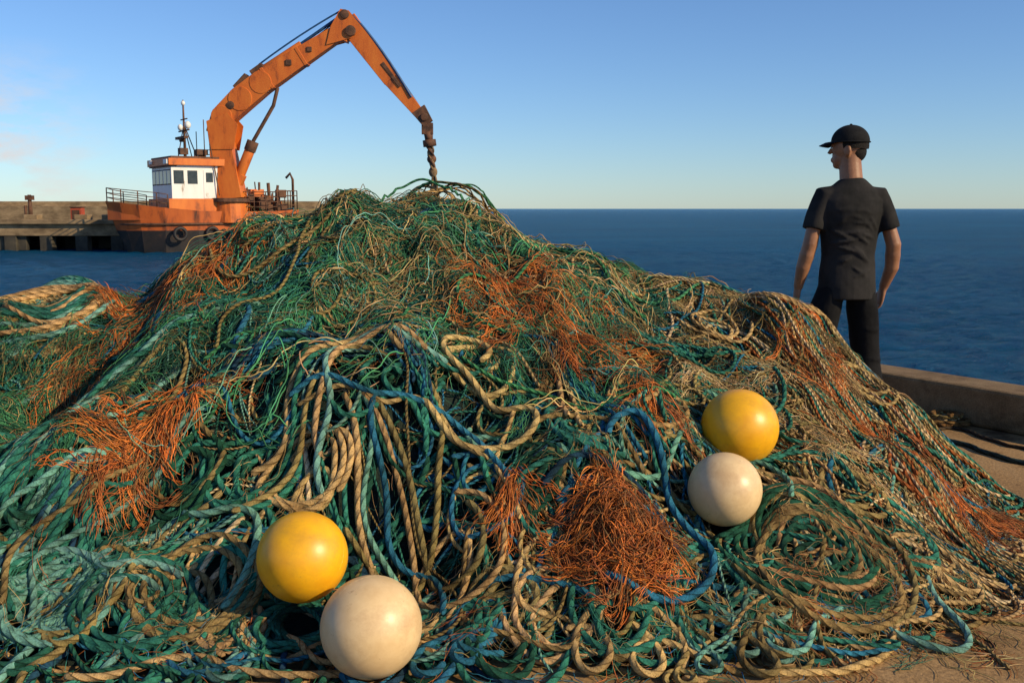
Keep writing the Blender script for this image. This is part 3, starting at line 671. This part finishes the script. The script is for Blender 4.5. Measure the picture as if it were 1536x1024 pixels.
def hose(p,q,sag,m,y,r=.045):
    b.tube([C(p[0]+(q[0]-p[0])*t,p[1]+(q[1]-p[1])*t+sag*4*t*(1-t),y) for t in np.linspace(0,1,9)],r,m,6)
hose((-15.8,10.1),(-10.6,13.35),.12,2,-.3,.06); hose((-15.6,9.9),(-10.5,13.2),-.25,1,.1); hose((-9.9,13.1),(-6.3,8.1),.3,2,-.3,.09); hose((-9.8,12.9),(-5.6,7.2),.15,2,.2,.07)
hose((-18.9,5.2),(-18.4,2.0),.1,1,-.9)
b.obj('boom_and_jib',[MO,MR,MB],crane,bevel=.03)
b=B()
b.box(C(-5.35,6.2),(.7,.5,.7),0); b.tube([C(-5.3,6.0),C(-5.25,5.4)],[.3,.24],0,12); b.tube([C(-5.25,5.5),C(-5.2,5.1)],[.42,.42],0,12)
for i in range(12):
    p=Vector(C(-5.2,5.2)); q=Vector(C(-5.0,3.4)); P=[]
    ph=rng.uniform(0,6.28); a_=rng.uniform(.08,.28)
    for t in np.linspace(0,1,14):
        P.append(p.lerp(q,t)+Vector((math.cos(ph+t*7)*a_*(1-.5*t),math.sin(ph+t*7)*a_,0)))
    b.tube(P,.07,int(rng.integers(0,2)),6)
for i in range(9):
    p=Vector(C(-5.0,3.5)); q=Vector(C(-5.6+i*.16+rng.normal()*.05,.6)); P=[]
    for t in np.linspace(0,1,12): P.append(p.lerp(q,t)+Vector((math.sin(t*5+i)*.07,math.cos(t*6+i)*.07,0)))
    b.tube(P,.065,1,6)
b.ell(C(-5.02,3.5),(.28,.25,.35),1,nu=12,nv=8)
b.ell(C(-5.1,4.3),(.3,.25,.3),0,nu=12,nv=8)
MRp=worn('frayed_hoist_rope',(.10,.06,.03),(.25,.16,.08),scale=6,rough=.9)
b.obj('grab_and_hoist_rope',[MR,MRp],crane)

# ------------------------------------------------------------------ harbour pier and breakwater
MP=worn('pier_concrete',(.13,.085,.045),(.32,.22,.12),(.42,.31,.18),scale=.8,rough=.9,stretch=(1,1,2))
MPd=worn('wet_pier_concrete',(.02,.018,.014),(.06,.05,.035),(.1,.08,.05),scale=1.2,rough=.8)
b=B()
b.box((-43,69,-.18),(36,9,.75),0); b.box((-43,64.4,.35),(36,.35,.3),0)
x=-60
while x<-25.5:
    b.box((x,64.9,-1.6),(.8,.7,2.1),1); b.box((x,68.5,-1.6),(.8,.7,2.1),1); x+=2.3
b.box((-43,71.5,-1.6),(36,.5,2.1),1)
b.box((-34.2,65.0,-.9),(5.5,.5,1.2),1)
for x in(-31.5,-28.2,-26.4): b.box((x,66,.5),(.9,.8,.6),0)
b.obj('harbour_pier',[MP,MPd],bevel=.04)
b=B()
b.box((-60,88,-.1),(86,3,3.0),0); b.box((-60,89.2,1.55),(86,.8,.55),0)
for i in range(40): b.box((-100+i*2.15,86.2,-1.2),(1.4,1.4,.9+rng.uniform(0,.5)),1,R=Matrix.Rotation(rng.uniform(0,1),3,'Z'))
b.obj('breakwater_wall',[MP,MPd],bevel=.04)
b=B(); b.tube([(-31.9,66.5,.2),(-31.9,66.5,2.1)],[.16,.12],0,8); b.box((-31.9,66.5,1.9),(.5,.3,.3),0); b.tube([(-32.2,66.5,.2),(-32.2,66.5,1.4)],.1,0,8); b.obj('mooring_post',[MR])
MRed=worn('red_cabinet_paint',(.3,.05,.02),(.45,.08,.03),scale=3)
b=B(); b.box((-28.9,66.8,.75),(.7,.6,1.0),0); b.box((-28.9,66.8,1.29),(.8,.7,.08),1); b.box((-28.9,66.49,.75),(.5,.03,.7),1); b.obj('pier_cabinet',[MRed,MR],bevel=.02)

# ------------------------------------------------------------------ man
man=empty('standing_man',(1.75,5.2,0)); man.scale=(.925,.925,.915)
MSk=worn('skin',(.22,.095,.045),(.31,.145,.075),scale=14,rough=.5,bs=.05)
MSh=worn('charcoal_tshirt_cloth',(.015,.015,.015),(.030,.028,.028),scale=6,rough=.95,bs=.3,bd=.004,spec=.1)
MTr=worn('black_trouser_cloth',(.007,.007,.008),(.014,.014,.015),scale=6,rough=.95,bs=.3,bd=.004,spec=.1)
MCp=worn('black_cap_cloth',(.008,.008,.009),(.016,.016,.017),scale=20,rough=.9,spec=.15)
MHr=worn('black_hair',(.006,.005,.005),(.015,.011,.009),scale=90,rough=.7,bs=.8,bd=.004,spec=.2)
MBt=worn('black_boot_leather',(.012,.011,.01),(.025,.022,.02),scale=9,rough=.5)
cloud=bpy.data.textures.new('cloth_fold','CLOUDS'); cloud.noise_scale=.12; cloud.noise_depth=1
def blend(o,vox,it=4,disp=0):
    m=o.modifiers.new('r','REMESH'); m.mode='VOXEL'; m.voxel_size=vox; m.use_smooth_shade=True
    m=o.modifiers.new('s','SMOOTH'); m.factor=.6; m.iterations=it
    if disp:
        m=o.modifiers.new('d','DISPLACE'); m.texture=cloud; m.strength=disp; m.mid_level=.5
HR=Matrix.Rotation(D2R(60),3,'Z'); HC=Vector((-.012,.02,1.64))
def hp(x,y,z): return HC+HR@Vector((x,y,z))
b=B()
b.tube([(0,0,.88),(0,.0,1.05),(0,.01,1.2),(0,0,1.35),(0,-.01,1.42),(0,-.0,1.47)],[(.10,.075),(.10,.075),(.11,.08),(.12,.08),(.09,.065),(.06,.06)],0,20,up=(0,1,0))
b.tube([(0,-.012,1.40),(-.003,-.005,1.48),(-.008,.006,1.56),(-.012,.012,1.64)],[(.068,.066),(.062,.064),(.060,.062),(.060,.062)],0,18,up=(0,1,0))
b.ell(hp(0,0,.02),(.074,.095,.108),0,R=HR,nu=28,nv=20)
b.ell(hp(0,.03,-.05),(.056,.062,.062),0,R=HR); b.ell(hp(0,.06,-.085),(.03,.026,.022),0,R=HR)
b.tube([hp(0,.088,.02),hp(0,.104,-.008),hp(0,.11,-.022)],[(.008,.008),(.011,.011),(.015,.012)],0,8)
b.ell(hp(0,.088,-.052),(.024,.012,.007),0,R=HR); b.ell(hp(0,.086,-.063),(.022,.012,.008),0,R=HR); b.ell(hp(0,.086,.025),(.05,.012,.01),0,R=HR)
for sg in(-1,1): b.ell(hp(sg*.077,-.008,-.012),(.009,.02,.032),0,R=HR@Matrix.Rotation(sg*.3,3,'Z'))
arms={-1:[(-.155,-.005,1.40),(-.187,-.01,1.28),(-.222,-.022,1.11),(-.25,.0,.98),(-.262,.045,.86)],
       1:[(.155,-.005,1.40),(.192,-.015,1.28),(.242,-.03,1.11),(.25,.0,.98),(.228,.055,.86)]}
for sg,P in arms.items():
    b.tube(P,[(.035,.035),(.037,.042),(.041,.045),(.039,.042),(.025,.03)],0,16,up=(0,1,0))
    P3=[Vector(p) for p in P]
    b.tube([P3[2],P3[2].lerp(P3[3],.45),P3[3],P3[4]],[(.036,.04),(.042,.047),(.037,.04),(.025,.029)],0,16,up=(0,1,0))
    w=Vector(P[-1]); d=(w-Vector(P[-2])).normalized()*.6+Vector((0,0,-.4)); d.normalize()
    fw=Vector((0,1,0)); sd=Vector((sg,0,0))
    b.tube([w,w+d*.03,w+d*.06,w+d*.092],[(.02,.03),(.018,.038),(.016,.042),(.014,.040)],0,14,up=(0,1,0))
    for k,(off,L) in enumerate([(.030,.070),(.010,.080),(-.011,.074),(-.030,.058)]):
        p0=w+d*.082+fw*off; q1=p0+d*L*.45+fw*.002; q2=q1+d*L*.3-sd*.014; q3=q2+d*L*.2-sd*.020
        b.tube([p0,q1,q2,q3],[.0095,.009,.0082,.0065],0,8,up=(0,1,0))
    t0=w+d*.025+fw*.028; t1=t0+d*.03+fw*.022-sd*.008; t2=t1+d*.03+fw*.008-sd*.008; t3=t2+d*.02-sd*.004
    b.tube([t0,t1,t2,t3],[.014,.0125,.011,.008],0,8,up=(1,0,0))
legs={-1:[(-.075,0,.90),(-.11,.01,.75),(-.145,.02,.48),(-.15,-.01,.28),(-.155,-.03,.08)],1:[(.075,0,.90),(.098,.015,.75),(.135,.03,.48),(.155,0,.28),(.17,-.03,.08)]}
for sg,P in legs.items(): b.tube(P,[(.045,.06),(.055,.065),(.050,.054),(.048,.052),(.036,.04)],0,16,up=(0,1,0))
o=b.obj('body',[MSk],man); blend(o,.0055,3)
b=B()
for sg in(-1,1): b.ell(hp(sg*.03,.086,.008),(.012,.008,.008),0,R=HR,nu=12,nv=8)
b.obj('eyes',[worn('eye',(.03,.02,.015),(.5,.45,.4),scale=30,rough=.2)],man)
b=B(); b.ell(hp(0,-.014,.022),(.078,.092,.108),0,R=HR,nu=28,nv=20,t0=0,t1=1.75); b.ell(hp(0,-.042,-.012),(.060,.052,.060),0,R=HR)
b.obj('hair',[MHr],man)
b=B(); b.ell(hp(0,-.004,.045),(.086,.104,.092),0,R=HR,nu=32,nv=16,t0=0,t1=1.62); b.tube([hp(.0875*math.cos(t),-.004+.106*math.sin(t),.04) for t in np.linspace(0,2*math.pi,33)],.004,0,6,caps=False)
V=[];n_=13
for lay_ in(0,1):
    for t in np.linspace(-.95,.95,n_):
        xx=.085*math.sin(t)/math.sin(.95)*.93
        yi=-.004+.1*math.sqrt(max(0,1-(xx/.088)**2)); yo=.095+.07*math.cos(t*1.1)
        cz=.048-.10*abs(xx)**1.5*3
        V+=[hp(xx,yi*.96,cz-.004*lay_),hp(xx*.92,(yi+yo)/2,cz-.006-.004*lay_),hp(xx*.85,yo,cz-.022-.004*lay_)]
F=[]
for k in range(n_-1):
    for j in(0,1):
        a_=k*3+j; F.append((a_,a_+1,a_+4,a_+3)); c=a_+n_*3; F.append((c+3,c+4,c+1,c))
    a_=k*3+2; c=a_+n_*3; F.append((a_,c,c+3,a_+3))
b.add(V,F,0,True); b.ell(hp(0,-.004,.138),(.008,.008,.005),0,nu=10,nv=6)
b.obj('baseball_cap',[MCp],man)
b=B()
b.tube([(0,0,.80),(0,0,.87),(0,0,.95),(0,.0,1.05),(0,.0,1.18),(0,-.008,1.30),(0,-.012,1.36),(0,-.012,1.405),(0,-.008,1.44),(0,-.002,1.472)],
  [(.160,.126),(.159,.126),(.154,.120),(.147,.114),(.162,.120),(.182,.128),(.180,.116),(.152,.096),(.108,.080),(.070,.068)],0,28,up=(0,1,0))
for sg,P in arms.items():
    P=[Vector(p) for p in P]
    b.tube([Vector((sg*.08,-.008,1.385)),P[0]+Vector((-sg*.004,0,-.014)),P[1],P[1].lerp(P[2],.5)],[(.056,.072),(.058,.071),(.058,.070),(.060,.074)],0,18,up=(0,1,0))
for k in range(22):       # cloth creases running across the back and waist
    z=rng.uniform(.92,1.32); s0=rng.choice([-1,1]); x0=s0*rng.uniform(.04,.13); x1=x0-s0*rng.uniform(.06,.14); dz=rng.uniform(-.05,.09)
    ry=lambda z:float(np.interp(z,[.785,.95,1.05,1.18,1.30,1.42],[.126,.120,.114,.120,.128,.092])); rx=lambda z:float(np.interp(z,[.785,.95,1.05,1.18,1.30,1.42],[.16,.154,.147,.162,.182,.142]))
    P=[]
    for t in np.linspace(0,1,7):
        x=x0+(x1-x0)*t; zz=z+dz*t; P.append((x,-ry(zz)*math.sqrt(max(.08,1-(x/rx(zz))**2))-.004,zz))
    b.tube(P,[.003,.006,.009,.010,.009,.006,.003],0,8)
o=b.obj('tshirt',[MSh],man); blend(o,.007,4,.010)
b=B()
b.tube([(0,0,.98),(0,0,.92),(0,0,.80)],[(.13,.10),(.138,.108),(.152,.114)],0,24,up=(0,1,0))
for sg,P in legs.items():
    P=[Vector(p) for p in P]
    b.tube([P[0]+Vector((0,0,.02)),P[0].lerp(P[1],.5),P[1],P[1].lerp(P[2],.6),P[2],P[3],P[4]+Vector((0,0,-.02))],[(.066,.095),(.076,.102),(.086,.102),(.082,.092),(.078,.085),(.075,.083),(.07,.082)],0,18,up=(0,1,0))
    for k in range(9):
        z=rng.uniform(.2,.70); cx=float(np.interp(z,[P[4].z,P[3].z,P[2].z,P[1].z],[P[4].x,P[3].x,P[2].x,P[1].x])); cy=float(np.interp(z,[P[4].z,P[3].z,P[2].z,P[1].z],[P[4].y,P[3].y,P[2].y,P[1].y])); rr=float(np.interp(z,[.1,.5,.75],[.077,.081,.090]))
        a0=rng.uniform(3.4,4.6); a1=a0+rng.uniform(.7,1.3); dz=rng.uniform(-.04,.04)
        b.tube([(cx+rr*1.02*math.cos(a0+(a1-a0)*t),cy+rr*1.06*math.sin(a0+(a1-a0)*t),z+dz*t) for t in np.linspace(0,1,6)],[.004,.009,.012,.012,.009,.004],0,8)
o=b.obj('trousers',[MTr],man); blend(o,.008,4,.008)
b=B()
for sg,P in legs.items():
    a_=Vector(P[-1]); b.tube([(a_.x,a_.y-.05,.045),(a_.x,a_.y+.02,.05),(a_.x+sg*.01,a_.y+.12,.04),(a_.x+sg*.015,a_.y+.19,.03)],[(.038,.045),(.043,.05),(.046,.04),(.035,.028)],0,14)
    b.tube([a_+Vector((0,0,.06)),a_+Vector((0,0,-.03))],[.048,.05],0,14,up=(0,1,0)); b.box((a_.x+sg*.008,a_.y+.065,.011),(.088,.27,.022),0)
o=b.obj('boots',[MBt],man); blend(o,.007,2)

# ------------------------------------------------------------------ light, sky, camera
SUN=Vector((.82,-.46,.50)).normalized()
el=math.asin(SUN.z); az=math.atan2(SUN.x,SUN.y)
sl=bpy.data.lights.new('sun','SUN'); sl.energy=5.0; sl.angle=D2R(.5); sl.color=(1,.81,.51)
so=bpy.data.objects.new('sun',sl); so.rotation_euler=SUN.to_track_quat('Z','Y').to_euler(); so.location=(20,-10,20); link(so)
w=bpy.data.worlds.new('World'); scene.world=w; w.use_nodes=True; nt=w.node_tree; L=nt.links.new
bg=nt.nodes['Background']; sky=N(nt,'ShaderNodeTexSky',sky_type='NISHITA'); sky.sun_disc=False; sky.sun_elevation=el; sky.sun_rotation=az
sky.altitude=0; sky.air_density=1.0; sky.dust_density=.1; sky.ozone_density=3.0
tint=N(nt,'ShaderNodeMix',data_type='RGBA',blend_type='MULTIPLY'); tint.inputs[0].default_value=1; L(sky.outputs[0],tint.inputs[6]); tint.inputs[7].default_value=(.82,1.03,1.34,1)
tc=N(nt,'ShaderNodeTexCoord'); mp=N(nt,'ShaderNodeMapping'); mp.inputs['Scale'].default_value=(1,1,2.6); L(tc.outputs['Generated'],mp.inputs[0])
cn=N(nt,'ShaderNodeTexNoise'); cn.inputs['Scale'].default_value=13; cn.inputs['Detail'].default_value=8; cn.inputs['Roughness'].default_value=.6; L(mp.outputs[0],cn.inputs[0])
cr=ramp(nt,cn.outputs[0],[(.44,(0,0,0)),(.62,(.8,.8,.8))])
sx=N(nt,'ShaderNodeSeparateXYZ'); L(tc.outputs['Generated'],sx.inputs[0])
mr=N(nt,'ShaderNodeMapRange'); mr.inputs[1].default_value=-.36; mr.inputs[2].default_value=-.46; L(sx.outputs[0],mr.inputs[0])
mr2=N(nt,'ShaderNodeMapRange'); mr2.inputs[1].default_value=.15; mr2.inputs[2].default_value=.07; L(sx.outputs[2],mr2.inputs[0])
mm=N(nt,'ShaderNodeMath',operation='MULTIPLY'); L(cr.outputs[0],mm.inputs[0]); L(mr.outputs[0],mm.inputs[1])
mm2=N(nt,'ShaderNodeMath',operation='MULTIPLY'); L(mm.outputs[0],mm2.inputs[0]); L(mr2.outputs[0],mm2.inputs[1])
mx=N(nt,'ShaderNodeMix',data_type='RGBA'); L(mm2.outputs[0],mx.inputs[0]); L(tint.outputs[2],mx.inputs[6]); mx.inputs[7].default_value=(8.0,7.0,6.6,1)
L(mx.outputs[2],bg.inputs[0]); bg.inputs[1].default_value=.098
cam=bpy.data.cameras.new('camera'); cam.lens=35; cam.sensor_width=36; cam.clip_end=20000; cam.clip_start=.05
co=bpy.data.objects.new('camera',cam); co.location=(0,0,1.2); co.rotation_euler=(D2R(90-7.6),0,0); link(co); scene.camera=co
scene.view_settings.view_transform='Standard'; scene.view_settings.look='None'; scene.view_settings.exposure=0
